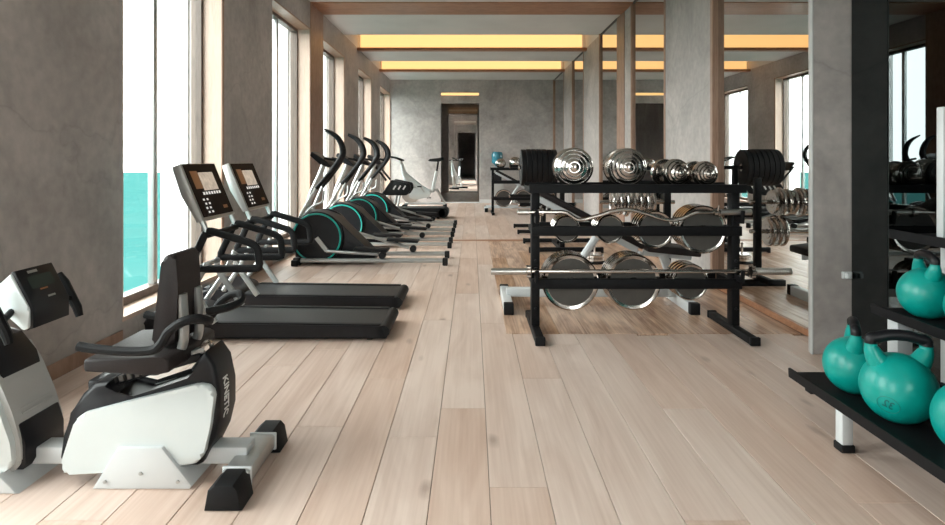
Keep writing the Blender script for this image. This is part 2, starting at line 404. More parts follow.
# back wall with the passage door, corridor beyond
DX0, DX1, DZ = -.87, .20, 3.08
b = MB().box(-XW - .3, DX0, YB, YB + .2, -.012, CE).box(DX1, 2.62, YB, YB + .2, -.012, CE).box(DX0, DX1, YB, YB + .2, DZ, CE)
b.build('wall_back', 'concrete', None, 'structure')
box1('baseboard_back', 'plaster', None, DX1 + .01, 2.0, YB - .014, YB - .0005, .001, .10, kind='structure')
b = MB()
b.box(-1.25, 2.0, YB + .2, 44, -.15, -.001)
b.build('floor_corridor', 'oak_floor', None, 'structure')
ADDED_CW = [(24.2, 27.0), (31.0, 34.5)]  # window openings added in the corridor's left wall to let light in
b = MB()
for y0, y1 in zip([YB + .2] + [c[1] for c in ADDED_CW], [c[0] for c in ADDED_CW] + [44]): b.box(-1.45, -1.25, y0, y1, -.15, CE)
for y0, y1 in ADDED_CW:
    b.box(-1.45, -1.25, y0, y1, -.15, .2).box(-1.45, -1.25, y0, y1, 3.0, CE)
b.box(.52, .72, YB + .2, 44, -.15, CE).box(-1.25, .52, 43.8, 44, 0, CE)
b.build('wall_corridor', 'concrete', None, 'structure')
for i, (y0, y1) in enumerate(ADDED_CW):  # frames and panes of the windows added to light the corridor
    wn = MB().box(-1.42, -1.37, y0, y0 + .06, .2, 3.0).box(-1.42, -1.37, y1 - .06, y1, .2, 3.0).box(-1.42, -1.37, y0 + .06, y1 - .06, .2, .26).box(-1.42, -1.37, y0 + .06, y1 - .06, 2.94, 3.0).build('window_%d' % (8 + i), 'frame_wood', None, 'structure')
    box1('pane', 'glass', wn, -1.40, -1.392, y0 + .06, y1 - .06, .26, 2.94)
box1('ceiling_corridor', 'plaster', None, -1.45, .72, YB + .2, 44, CE, CE + .1, kind='structure')
for k, y in enumerate((YB + .2, 22.3, 29.0, 37.0)):
    if k:
        b = MB().box(-1.25, DX0, y, y + .3, 0, CE).box(DX1, .52, y, y + .3, 0, CE).box(DX0, DX1, y, y + .3, DZ - .18, CE)
        b.box(DX0, DX1, y, y + .3, 0, .03)
        b.build('trim_%d' % (k + 3), 'concrete', None, 'structure')
    if k < 3:
        t = thing('door_light', ('warm light strip above the end wall passage door', 'warm light strip over the second corridor opening', 'warm light strip over the third corridor opening')[k], 'light', ((DX0 + DX1) / 2, (YB if k == 0 else y), DZ - .1), 'light strips over the passage openings')
        yy = YB if k == 0 else y
        MB().box(DX0 + .01, DX1 - .01, yy - .03 if k else yy + .002, yy - .002 if k else yy + .03, DZ - .07, DZ - .004).build('diffuser', 'led', t, world=True)
        MB().box(DX0 + .01, DX1 - .01, (yy - .04) if k else yy + .031, (yy - .031) if k else yy + .05, DZ - .075, DZ - .001).build('bracket', 'plaster', t, world=True)
box1('trim_3', 'concrete', None, DX0, DX1, YB + .06, YB + .19, DZ - .29, DZ - .001, kind='structure')
box1('threshold', 'plaster', None, DX0, DX1, YB, YB + .2, -.012, .02, kind='structure')

# wall behind the photographer, with an unseen window added to brighten the left wall
FX0, FX1 = .7, 1.9
MB().box(-XW - .3, FX0, YF - .2, YF, -.012, CE).box(FX1, 2.62, YF - .2, YF, -.012, CE).box(FX0, FX1, YF - .2, YF, WZ1, CE).box(FX0, FX1, YF - .2, YF, -.012, .6).build('wall_front', 'concrete', None, 'structure')
wn = MB().box(FX0, FX0 + .06, YF - .14, YF - .06, .6, WZ1).box(FX1 - .06, FX1, YF - .14, YF - .06, .6, WZ1).box(FX0 + .06, FX1 - .06, YF - .14, YF - .06, .6, .66).box(FX0 + .06, FX1 - .06, YF - .14, YF - .06, WZ1 - .06, WZ1).build('window_10', 'bronze_wood', None, 'structure')
box1('pane', 'glass', wn, FX0 + .06, FX1 - .06, YF - .11, YF - .1, .66, WZ1 - .06)
p = bpy.data.lights.new('daylight_portal', 'AREA'); p.shape = 'RECTANGLE'; p.size = FX1 - FX0; p.size_y = WZ1 - .6
po = bpy.data.objects.new('daylight_portal', p); C.objects.link(po); po.location = ((FX0 + FX1) / 2, YF - .2, (.6 + WZ1) / 2); po.rotation_euler = (R(90), 0, 0); p.cycles.is_portal = True

# sea outside, far below
sea = MB(); v = [sea.bm.verts.new(q) for q in ((-4000, -900, -10), (-6, -900, -10), (-6, 560, -10), (-4000, 560, -10))]; sea.bm.faces.new(v)
sea.build('sea', 'sea', None, 'structure')

# ------------------------------------------------------------------ recumbent bike
def make_recumbent():
    t = thing('recumbent_bike', 'white and black recumbent exercise bike with seat and front console', 'exercise bike', (-1.35, 2.31, 0))
    W = dict(parent=t, world=True)
    S = 272.7
    def q(px, py, s=S): return ((px - 472) / s, HZ - (py - 160) / s)
    MB().box(-2.0, -.85, 2.265, 2.355, .05, .115, bev=.008).build('base_beam', 'white_paint', **W)
    br = [(-1.385, 0), (-1.29, .152), (-1.13, .152), (-1.02, .012), (-1.03, 0)]
    p = MB().prism(br, 2.183, 2.437, 'y', bev=.008).build('foot_bracket', 'white_paint', **W)
    for bx_, bz in ((-1.335, .03), (-1.205, .06), (-1.07, .03)):
        o = MB().lathe([(.0065, 0), (.0065, -.004), (.003, -.005)], (bx_, 2.1825, bz), 'y', 10).build('bolt', 'silver')
        for v in o.data.vertices: v.co -= Vector(t.location)
        o.parent = p
    MB().box(-.90, -.802, 2.15, 2.47, .025, .085, bev=.012).build('rear_stabilizer', 'silver', **W)
    for a, c in ((2.045, 2.17), (2.45, 2.575)):
        MB().prism([(-.917, 0), (-.905, .068), (-.882, .088), (-.818, .088), (-.80, .068), (-.787, 0)], a, c, 'y', bev=.01).build('end_cap', 'black_rubber', **W)
    for a in (2.17, 2.44): MB().box(-.905, -.797, a, a + .012, .02, .09, bev=.005).build('clamp_ring', 'white_paint', **W)
    # black shroud core
    c_ = 257
    core = [q(54, 462), q(57, 440), q(66, 416), q(77, 397), q(90, 386), q(104, 384), q(108, 399), q(130, 404), q(190, 384), q(203, 359, c_), q(217, 343, c_),
            q(226, 356, c_), q(231, 380, c_), q(231, 405, c_), q(226, 426, c_), q(214, 450, c_), q(194, 470), q(60, 474)]
    sh = MB().prism(core, 2.225, 2.395, 'y', bev=.018, seg=3).build('shroud', 'black_plastic', **W)
    pan = [q(60, 471), q(62, 459), q(74.5, 421), q(82, 414), q(120, 404), q(198, 384.5), q(209, 386), q(214, 394), q(210, 427), q(203, 456), q(195, 465), q(150, 470), q(66, 475)]
    pan = round_poly(pan, .012, 2)
    MB().prism(pan, 2.20, 2.235, 'y', bev=.014, seg=3).build('side_panel', 'white_plastic', **W)
    MB().prism([(-1.25 + (a + 1.25) * .82, .28 + (z - .28) * .93) for a, z in pan], 2.385, 2.425, 'y', bev=.014, seg=3).build('side_panel', 'white_plastic', **W)
    # lettering down the rear edge
    me = text_mesh('KINETIC', .034, .001)
    bm = bmesh.new(); bm.from_mesh(me)
    edge = [q(226, 356, c_), q(231, 380, c_), q(231, 405, c_), q(226, 426, c_), q(214, 450, c_)]
    for v in bm.verts:
        u, h, e = v.co.x, v.co.y, v.co.z               # u along the word, h letter height
        z = .300 - u * 1.22
        zz = [p[1] for p in edge]; xs = [p[0] for p in edge]
        k = 0
        while k < len(edge) - 2 and z < zz[k+1]: k += 1
        f = (z - zz[k]) / (zz[k+1] - zz[k])
        v.co = Vector((xs[k] + (xs[k+1] - xs[k]) * f + .001 + e, 2.290 + h * 1.7, z)) - Vector(t.location)
    o = MB(); o.bm.free(); o.bm = bm
    ob = o.build('lettering', 'white_ink', None); ob.parent = sh
    # seat rail and carriage
    MB().bar((-1.44, 2.31, .335), (-1.03, 2.31, .452), .07, .03, bev=.006).build('seat_rail', 'black_plastic', **W)
    r = MB()
    for k in range(9): r.bar((-1.36 + k*.03, 2.268, .366 + k*.0086), (-1.345 + k*.03, 2.268, .370 + k*.0086), .016, .022)
    r.build('rail_teeth', 'dark_frame', kind='stuff', **W)
    MB().bar((-1.30, 2.31, .395), (-1.02, 2.31, .475), .05, .022, bev=.005).build('carriage', 'silver', **W)
    MB().box(-1.45, -1.40, 2.26, 2.36, .27, .37, bev=.01).build('rail_stop', 'black_plastic', **W)
    # seat
    MB().prism(round_poly([(-1.375, .450), (-1.375, .495), (-1.10, .502), (-1.07, .495), (-1.07, .447), (-1.12, .438)], .012, 3), 2.12, 2.50, 'y', bev=.010, seg=3).build('seat_cushion', 'upholstery', **W)
    back = round_poly([(-1.185, .505), (-1.145, .845), (-1.095, .857), (-1.085, .72), (-1.10, .51)], .03, 4)
    MB().prism(back, 2.215, 2.40, 'y', bev=.022, seg=4).build('backrest', 'upholstery', **W)
    for y in (2.245, 2.37):
        MB().tube(smooth_path([(-1.085, y, .70), (-1.078, y, .58), (-1.085, y, .50), (-1.13, y, .445), (-1.22, y, .425)], 5), .017, 10, flat=1.3).build('seat_post', 'silver', **W)
    for s in (-1, 1):
        y = 2.31 + s * .215
        pth = smooth_path([(-1.375, y, .550), (-1.33, y, .542), (-1.22, y, .532), (-1.12, y, .535), (-1.085, y, .56), (-1.06, y, .60), (-1.01, y, .635), (-.965, 2.31 + s*.19, .64), (-.95, 2.31 + s*.15, .62), (-.98, 2.31 + s*.09, .61), (-1.05, 2.31 + s*.06, .60)], 5)
        MB().tube(pth, .0165, 10).build('armrest', 'black_rubber', **W)
    MB().lathe([(.018, -.02), (.022, 0), (.018, .02)], (-1.02, 2.31, .485), 'y', 12).build('adjust_knob', 'chrome', **W)
    # front tower
    tw = [(-2.06, .05), (-1.70, .05), (-1.655, .075), (-1.655, .16), (-1.685, .27), (-1.74, .40), (-1.80, .50), (-1.88, .53), (-2.06, .53)]
    MB().prism(round_poly(tw, .03, 3), 2.20, 2.43, 'y', bev=.02, seg=3).build('front_tower', 'grey_plastic', **W)
    sidep = [(-2.08, .05), (-1.72, .05), (-1.668, .09), (-1.675, .17), (-1.72, .30), (-1.79, .415), (-1.90, .49), (-2.08, .50)]
    for a, c in ((2.175, 2.205), (2.425, 2.455)): MB().prism(round_poly(sidep, .02, 3), a, c, 'y', bev=.012, seg=3).build('tower_side', 'white_plastic', **W)
    cap = MB().prism([(-1.90, .53), (-1.812, .515), (-1.752, .44), (-1.727, .36), (-1.75, .345), (-1.78, .42), (-1.84, .49), (-1.90, .51)], 2.215, 2.42, 'y', bev=.008).build('tower_cap', 'black_plastic', **W)
    MB().prism([(-1.66, .055), (-1.645, .08), (-1.645, .155), (-1.668, .225), (-1.70, .225), (-1.70, .055)], 2.21, 2.425, 'y', bev=.01).build('tower_boot', 'black_plastic', **W)
    r = MB()
    for k in range(7): r.tube([(-1.681 - k*.0088, 2.24, .255 + k*.016), (-1.681 - k*.0088, 2.40, .255 + k*.016)], .005, 6)
    r.build('vent_rib', 'grey_plastic', kind='stuff', **W)
    MB().prism([(-2.1, 0), (-1.63, 0), (-1.70, .07), (-2.1, .07)], 2.15, 2.47, 'y', bev=.01).build('front_foot', 'white_paint', **W)
    # mast and console
    MB().tube(smooth_path([(-1.95, 2.31, .49), (-1.90, 2.31, .58), (-1.80, 2.31, .645), (-1.70, 2.31, .66)], 5), [.045]*16, 12, flat=1.2).build('mast', 'white_plastic', **W)
    cn = MB().prism(round_poly([(-1.685, .785), (-1.735, .74), (-1.735, .66), (-1.64, .575), (-1.617, .585), (-1.617, .655)], .008, 2), 2.19, 2.40, 'y', bev=.01, seg=2).build('console', 'white_plastic', **W)
    fc = MB().prism([(-1.690, .788), (-1.676, .792), (-1.606, .658), (-1.606, .583), (-1.635, .573), (-1.622, .583), (-1.622, .655)], 2.197, 2.393, 'y', bev=.004).build('console_face', 'black_plastic', None)
    for v in fc.data.vertices: v.co -= Vector(t.location)
    fc.parent = cn
    def face_panel(n_, m_, t0, t1, y0, y1):
        a = Vector((-1.676, 0, .792)); c = Vector((-1.606, 0, .658)); nr = Vector((.134, 0, .07)).normalized() * .0012
        o = MB(); A = a.lerp(c, t0) + nr; B = a.lerp(c, t1) + nr
        vv = [o.bm.verts.new(Vector((P.x, yy, P.z)) - Vector(t.location)) for P, yy in ((A, y0), (B, y0), (B, y1), (A, y1))]; o.bm.faces.new(vv)
        return o.build(n_, m_, cn)
    face_panel('display', 'lcd', .22, .55, 2.235, 2.36)
    face_panel('badge', 'silver', .07, .14, 2.25, 2.30)
    face_panel('button', 'silver', .80, .85, 2.29, 2.33); face_panel('button', 'amber', .58, .62, 2.27, 2.31)
    for s in (-1, 1):
        y = 2.31 + s * .19
        h = MB().tube([(-1.725, y, .725), (-1.70, y, .69), (-1.645, y, .585), (-1.635, y, .55)], [.016, .02, .018, .014], 10).build('handle', 'black_rubber', **W)
        o = MB().tube([(-1.665, y, .625), (-1.69, 2.31 + s*.085, .655)], .012, 8).build('handle_stem', 'black_metal', None)
        for v in o.data.vertices: v.co -= Vector(t.location)
        o.parent = h
    # pedals
    for s, dx, dz in ((-1, .10, -.07), (1, -.10, .07)):
        cr = MB().bar((-1.87, 2.31 + s*.155, .33), (-1.87 + dx, 2.31 + s*.155, .33 + dz), .02, .03).build('crank', 'silver', **W)
        o = MB().box(-1.92 + dx, -1.82 + dx, 2.31 + s*.17 - (.09 if s < 0 else 0), 2.31 + s*.17 + (.09 if s > 0 else 0), .318 + dz, .345 + dz, bev=.006).build('pedal', 'black_rubber', **W)
    return t
make_recumbent()

# ------------------------------------------------------------------ treadmills
def make_treadmill(label, group):
    """local: x along the belt (user faces -x), y 0 (near side) .. .5, rear end at x=0"""
    t = thing('treadmill', label, 'treadmill', (0, 0, 0), group)
    W2 = .5
    dk = MB().prism(round_poly([(-1.60, .012), (-1.60, .15), (-1.48, .17), (-1.30, .115), (-.05, .098), (0, .08), (0, .012)], .015, 2), 0, W2, 'y', bev=.012).build('deck', 'black_plastic', t)
    o = MB(); vv = [o.bm.verts.new(q) for q in ((-1.26, .055, .1152), (-.04, .055, .0995), (-.04, W2 - .055, .0995), (-1.26, W2 - .055, .1152))]; o.bm.faces.new(vv); o.build('running_belt', 'belt', t)
    for y in (.005, W2 - .055): MB().prism([(-1.28, .112), (-1.28, .122), (-.05, .106), (-.05, .096)], y, y + .05, 'y', bev=.003).build('side_rail', 'black_metal', t)
    MB().tube([(-.025, .0, .06), (-.025, W2, .06)], .042, 12).build('rear_roller', 'black_rubber', t)
    MB().prism(round_poly([(-1.63, .03), (-1.63, .14), (-1.56, .19), (-1.34, .16), (-1.28, .12), (-1.28, .03)], .03, 3), .03, W2 - .03, 'y', bev=.02).build('motor_hood', 'black_plastic', t)
    for y in (.02, W2 - .02):
        for xf in (-1.5, -.12): MB().lathe([(.02, 0), (.02, .02)], (xf, y + (.02 if y < .2 else -.02), 0), 'z', 10).build('foot', 'black_rubber', t)
    for y in (.012, W2 - .012):
        MB().tube(smooth_path([(-1.145, y, .115), (-1.21, y, .21), (-1.30, y, .34), (-1.335, y, .42), (-1.325, y, .475)], 4), .024, 8, flat=.7).build('post', 'silver', t)
        MB().tube([(-1.42, y, .15), (-1.30, y, .32), (-1.20, y, .51)], .020, 8, flat=.7).build('brace', 'silver', t)
        lp = [(-1.32, y, .475), (-1.205, y, .722), (-1.17, y, .728), (-.90, y, .645), (-.862, y, .615), (-.845, y, .478)]
        lpp = [Vector(p) for p in lp]
        hr = MB()
        pts = []
        n = len(lpp)
        for i in range(n):
            p = lpp[i]; a = lpp[i-1] - p; c = lpp[(i+1) % n] - p
            ra = min(.03, a.length*.4); rc = min(.03, c.length*.4)
            pts += [p + a.normalized()*ra, p * .5 + (p + a.normalized()*ra)*.25 + (p + c.normalized()*rc)*.25, p + c.normalized()*rc]
        hr.tube(pts, .026, 8, closed=True, flat=.75).build('handrail', 'black_rubber', t)
        MB().tube([(-1.20, y, .72), (-1.245, y, .83)], .019, 8).build('console_arm', 'silver', t)
    MB().tube([(-1.19, .012, .70), (-1.19, W2 - .012, .70)], .02, 8).build('crossbar', 'black_rubber', t)
    MB().tube([(-1.32, .012, .46), (-1.32, W2 - .012, .46)], .018, 8).build('crossbar', 'silver', t)
    # console: slab leaning away from the runner
    a = Vector((-1.365, 0, 1.175)); c = Vector((-1.21, 0, .80)); dirv = (c - a).normalized(); nr = Vector((-dirv.z, 0, dirv.x)); 
    if nr.x < 0: nr = -nr
    bk = -nr * .055
    def PP(tt, off): P = a.lerp(c, tt) + nr * off; return (P.x, P.z)
    poly = [PP(0, 0), PP(1, 0), PP(1, -.045), PP(.5, -.075), PP(0, -.06)]
    cn = MB().prism(poly, -.02, W2 + .02, 'y', bev=.008).build('console', 'silver', t)
    def flat(n_, m_, t0, t1, y0, y1, off, th, par):
        o = MB().prism([PP(t0, off), PP(t1, off), PP(t1, off - th), PP(t0, off - th)], y0, y1, 'y').build(n_, m_, par); return o
    flat('screen', 'screen', .015, .955, .005, W2 - .005, .004, .006, cn)
    flat('picture', 'picture', .17, .50, .17, .40, .0052, .001, cn)
    flat('picture', 'amber', .14, .46, .06, .165, .0050, .001, cn)
    for k in range(7): flat('icon', 'icon', .525, .575, .13 + k*.042, .157 + k*.042, .0052, .001, cn)
    for r_ in range(4):
        for k in range(2): flat('icon', 'icon', .64 + r_*.075, .675 + r_*.075, .09 + k*.055 + (r_ % 2)*.01, .115 + k*.055 + (r_ % 2)*.01, .0052, .001, cn)
    flat('picture', 'amber', .80, .86, .36, .43, .0050, .001, cn)
    return t
t1 = make_treadmill('black treadmill with lit console screen beside the recumbent bike', 'treadmills facing the windows')
t1.location = (-.565, 3.98, 0)
t2 = copy_tree(t1); t2.location = (-.575, 4.80, 0); t2['label'] = 'black treadmill with lit console screen beside the first elliptical trainer'

# ------------------------------------------------------------------ elliptical trainers
def make_elliptical(label):
    """local: x as in the room, y 0 centre"""
    t = thing('elliptical_trainer', label, 'elliptical trainer', (0, 0, 0), 'elliptical trainers in a row along the windows')
    body = round_poly([(-2.04, .03), (-2.06, .40), (-1.98, .615), (-1.76, .60), (-1.58, .535), (-1.18, .15), (-1.12, .10), (-1.12, .03)], .04, 3)
    MB().prism(body, -.17, .17, 'y', bev=.03, seg=3).build('body', 'black_plastic', t)
    for s in (-1, 1):
        d = MB().lathe([(0, 0), (.285, 0), (.30, .012), (.30, .045), (0, .045)], (-1.78, s*.17 if s > 0 else -.215, .31), 'y', 40).build('drive_disc', 'black_plastic', t)
        yf = s * .2165
        rg = MB()
        n = 48
        rg.tube([(-1.78 + .272*math.cos(2*math.pi*k/n), yf, .31 + .272*math.sin(2*math.pi*k/n)) for k in range(n)], .010, 8, closed=True).build('ring', 'teal_ring', d)
        MB().tube([(-1.97, s*.255, .055), (-.30, s*.255, .055)], .026, 10).build('floor_rail', 'silver', t)
        MB().box(-.335, -.275, s*.255 - .038, s*.255 + .038, .0, .085, bev=.01).build('end_cap', 'black_rubber', t)
        MB().box(-2.03, -1.95, s*.255 - .04, s*.255 + .04, .0, .09, bev=.01).build('end_cap', 'black_rubber', t)
        cx, cz = (-1.66, .16) if s < 0 else (-1.90, .46)
        MB().bar((-1.78, s*.225, .31), (cx, s*.225, cz), .02, .045).build('crank', 'silver', t)
        rx = -1.02 if s < 0 else -.72
        ar = MB().tube([(cx, s*.25, cz), (rx - .05, s*.25, .125)], .019, 8).build('pedal_arm', 'silver', t)
        MB().tube([(rx, s*.215, .115), (rx, s*.29, .115)], .04, 12).build('roller', 'black_rubber', ar)
        px = rx - .1; pz = .125 + (cz - .125) * .12
        pd = MB().prism(round_poly([(px - .22, pz + .05), (px + .16, pz + .025), (px + .18, pz + .055), (px + .16, pz + .06), (px - .21, pz + .085)], .01, 2), s*.25 - .075, s*.25 + .075, 'y', bev=.008).build('pedal', 'black_rubber', t)
        # swinging arm
        off = (0 if s < 0 else -.10)
        pts = [(-1.96, .56, 0), (-1.88, .70, .2), (-1.78, .875, .45), (-1.64, 1.03, .7), (-1.53, 1.17, .9), (-1.475, 1.28, 1), (-1.50, 1.40, 1), (-1.57, 1.49, 1), (-1.69, 1.556, 1)]
        P = [(a + off*f, s*.235, z) for a, z, f in pts]
        MB().tube(smooth_path(P[:3], 4), .020, 10).build('swing_arm', 'silver', t)
        up = smooth_path(P[2:], 4)
        MB().tube(up, [.022 + .016*math.sin(math.pi*min(1, k/(len(up)-1))) - .012*(k/(len(up)-1))**4 for k in range(len(up))], 10, flat=1.1).build('grip', 'black_rubber', t)
    MB().box(-2.04, -1.96, -.34, .34, .0, .07, bev=.01).build('front_foot', 'black_metal', t)
    MB().tube(smooth_path([(-1.95, 0, .58), (-1.90, 0, .80), (-1.80, 0, 1.02), (-1.74, 0, 1.18)], 4), .032, 10).build('mast', 'silver', t)
    cn = MB().prism(round_poly([(-1.86, 1.30), (-1.70, 1.20), (-1.63, 1.13), (-1.66, 1.11), (-1.76, 1.15), (-1.88, 1.25)], .012, 2), -.15, .15, 'y', bev=.01).build('console', 'black_plastic', t)
    MB().tube(smooth_path([(-1.70, -.19, 1.22), (-1.60, -.17, 1.20), (-1.58, -.06, 1.16), (-1.66, 0, 1.12), (-1.58, .06, 1.16), (-1.60, .17, 1.20), (-1.70, .19, 1.22)], 4), .015, 8).build('fixed_handle', 'black_rubber', t)
    bt = MB().tube(smooth_path([(-1.99, -.16, .50), (-1.84, -.20, .66), (-1.72, -.20, .72), (-1.70, -.20, .85)], 4), .012, 8).build('cup_arm', 'silver', t)
    return t
e1 = make_elliptical('black elliptical trainer with teal ring, next to the treadmill with lit screen')
e1.location = (0, 7.09, 0)
for y, l in ((8.42, 'black elliptical trainer with teal ring, second along from the lit treadmills'), (9.63, 'black elliptical trainer with teal ring, third along from the lit treadmills'), (10.86, 'black elliptical trainer with teal ring, next to the low dark treadmill')):
    e = copy_tree(e1); e.location = (0, y, 0); e['label'] = l

# ------------------------------------------------------------------ low dark treadmill further back
def make_low_treadmill():
    t = thing('treadmill', 'low dark treadmill with black side guard between ellipticals and spin bike', 'treadmill', (-.54, 12.2, 0))
    MB().prism(round_poly([(-1.45, .03), (-1.45, .22), (-.05, .22), (0, .18), (0, .03)], .03, 3), 0, .6, 'y', bev=.015).build('deck', 'black_plastic', t)
    MB().box(-1.3, -.06, .06, .54, .2185, .2215).build('running_belt', 'belt', t)
    MB().tube([(-.04, 0, .12), (-.04, .6, .12)], .1, 14).build('rear_roller', 'black_rubber', t)
    for y in (.02, .58):
        for p_ in (((-1.38, y, .2), (-1.22, y, .5)), ((-1.05, y, .2), (-.98, y, .52))): MB().tube(p_, .024, 8).build('post', 'silver', t)
        g = MB().prism(round_poly([(-1.32, .48), (-1.10, .80), (-.72, .72), (-.70, .60), (-.78, .48)], .04, 3), y - .025, y + .025, 'y', bev=.01).build('side_guard', 'black_plastic', t)
        m = MB()
        for k in range(3): m.bar((-1.06 + k*.1, y - .0265, .60), (-1.01 + k*.1, y - .0265, .68), .002, .03, up=(1, 0, 0))
        m.build('marking', 'white_ink', g, 'stuff')
    for y in (.06, .54):
        for xx in (-1.35, -.15): MB().lathe([(.03, 0), (.03, .04)], (xx, y, 0), 'z', 10).build('foot', 'black_rubber', t)
    MB().tube([(-1.2, .02, .78), (-1.42, .02, 1.05), (-1.42, .58, 1.05), (-1.2, .58, .78)], .022, 8).build('console_arm', 'black_metal', t)
    MB().prism([(-1.46, 1.16), (-1.36, 1.0), (-1.39, .98), (-1.5, 1.14)], .08, .52, 'y', bev=.01).build('console', 'black_plastic', t)
    return t
make_low_treadmill()

# ------------------------------------------------------------------ spin bike
def make_spin_bike(label, loc):
    t = thing('spin_bike', label, 'exercise bike', loc, 'spin bikes')
    for xx in (-.45, .5): MB().box(xx - .04, xx + .04, -.25, .25, 0, .07, bev=.012).build('foot', 'black_metal', t)
    MB().bar((-.45, 0, .09), (.5, 0, .09), .07, .05, bev=.008).build('base_beam', 'white_paint', t)
    MB().lathe([(0, -.02), (.22, -.02), (.235, -.012), (.235, .012), (.22, .02), (0, .02)], (-.30, 0, .34), 'y', 32).build('flywheel', 'brushed_steel', t)
    MB().tube(smooth_path([(-.30, 0, .36), (-.36, 0, .55), (-.46, 0, .80), (-.52, 0, 1.02)], 4), [.045, .05, .06, .07, .075, .075, .07, .065, .06, .055, .05, .045, .04], 10).build('front_fork', 'white_plastic', t)
    MB().tube([(-.44, 0, .78), (-.10, 0, .46), (.12, 0, .36)], [.06, .085, .07], 10).build('frame_tube', 'white_plastic', t)
    MB().tube([(.10, 0, .36), (.30, 0, .42), (.50, 0, .12)], [.05, .04, .035], 10).build('rear_tube', 'silver', t)
    MB().prism(round_poly([(-.36, .24), (-.30, .46), (.05, .44), (.17, .36), (.13, .24), (-.2, .18)], .05, 3), -.075, -.035, 'y', bev=.012).build('chain_guard', 'white_plastic', t)
    MB().tube([(.20, 0, .36), (.30, 0, .86)], [.045, .035], 10).build('seat_tube', 'white_plastic', t)
    MB().tube([(.30, 0, .84), (.34, 0, 1.08)], .022, 10).build('seat_post', 'black_metal', t)
    MB().prism(round_poly([(.10, 1.10), (.14, 1.145), (.36, 1.17), (.46, 1.19), (.47, 1.12), (.36, 1.08), (.18, 1.085)], .02, 3), -.07, .07, 'y', bev=.03, seg=3).build('saddle', 'black_rubber', t)
    hb = MB().tube([(-.52, 0, 1.0), (-.56, 0, 1.12)], .03, 10).build('handlebar_stem', 'silver', t)
    MB().tube(smooth_path([(-.80, -.12, 1.20), (-.66, -.16, 1.17), (-.52, -.2, 1.12), (-.50, -.1, 1.11), (-.54, 0, 1.12), (-.50, .1, 1.11), (-.52, .2, 1.12), (-.66, .16, 1.17), (-.80, .12, 1.20)], 4), .02, 8).build('handlebar', 'black_rubber', t)
    for s in (-1, 1):
        c = MB().bar((.02, s*.09, .36), (.02 + s*.1, s*.09, .36 - s*.14), .016, .03).build('crank', 'silver', t)
        MB().box(-.04 + s*.1, .06 + s*.1, s*.1 - (.09 if s < 0 else 0), s*.1 + (.09 if s > 0 else 0), .345 - s*.14, .372 - s*.14, bev=.006).build('pedal', 'black_rubber', c)
    return t
sb = make_spin_bike('white spin bike with black saddle beyond the low dark treadmill', (-1.22, 15.2, 0))
sb.scale = (1.07,) * 3
sb2 = copy_tree(sb); sb2.location = (-.62, 25.0, 0); sb2.rotation_euler.z = R(70); sb2['label'] = 'small white spin bike standing inside the corridor beyond the passage door'; del sb2['group']
del sb['group']

# ------------------------------------------------------------------ weight rack with its weights
def rack_x(px): return (px - 472) / 143 - .44
STK = [(rack_x(570), .196, .350, 5), (rack_x(632), .193, .350, 5), (rack_x(689), .127, .350, 4), (rack_x(566), .095, .718, 4), (rack_x(609), .100, .718, 4), (rack_x(654), .130, .715, 4), (rack_x(701), .168, .715, 5)]
PEGS = [(a, z, .11 * r) for a, r, z, n in STK]
def make_rack(label):
    """local: left upright x=0, right x=1.415, y 0 = upright centre"""
    t = thing('weight_rack', label, 'weight rack', (0, 0, 0), 'black weight racks')
    Wd = 1.385
    for k, xx in enumerate((0, Wd)):
        ft = MB().box(xx - .03, xx + .03, -.33, .38, .0, .05, bev=.008).build('foot', 'black_metal', t)
        for y in (-.335, .36): MB().box(xx - .033, xx + .033, y, y + .03, 0.0, .055, bev=.006).build('foot_cap', 'black_rubber', ft)
        MB().box(xx - .029, xx + .029, -.04, .04, .050, .98, bev=.006).build('upright', 'black_metal', t)
        for z in (.17, .50, .80): MB().lathe([(.011, 0), (.011, -.008), (.006, -.012)], (xx, -.0405, z), 'y', 8).build('bolt', 'black_rubber', t)
    sh = MB().prism([(-.10, .972), (-.10, 1.028), (-.085, 1.033), (-.075, 1.01), (.26, 1.01), (.27, 1.033), (.28, 1.028), (.28, .972)], -.05, Wd + .05, 'x', bev=.004).build('top_shelf', 'black_metal', t)
    for z0, z1 in ((.676, .742), (.312, .380)):
        for y in (-.075, .20): MB().box(.04 if y > 0 else -.03, Wd - .04 if y > 0 else Wd + .03, y, y + .034, z0, z1, bev=.005).build('rail', 'black_metal', t)
        for xx in (0, Wd): MB().box(xx - .025, xx + .025, .04, .234, z0 + .015, z1 - .015).build('rail_arm', 'black_metal', t)
    for px, z, pr in PEGS:
        MB().tube([(px, -.06, z), (px, .22, z)], pr, 12).build('plate_peg', 'black_metal', t)
    for z in (.425, .828):
        for xx in (0, Wd):
            MB().prism([(-.04, z - .06), (-.145, z - .06), (-.16, z + .03), (-.145, z + .03), (-.135, z - .018), (-.075, z - .018), (-.065, z + .03), (-.04, z + .03)], xx - .012, xx + .012, 'x', bev=.002).build('bar_hook', 'black_metal', t)
    return t
RX, RY = .44, 4.19
rack = make_rack('black three-tier weight rack holding chrome dumbbells, plates and bars'); rack.location = (RX, RY, .002)
rack['label'] = 'black three-tier weight rack on dark inlaid planks with chrome bars across it'
frack = copy_tree(rack); frack.location = (.46, 13.3, 0); frack['label'] = 'black three-tier weight rack standing far back near the water dispenser'

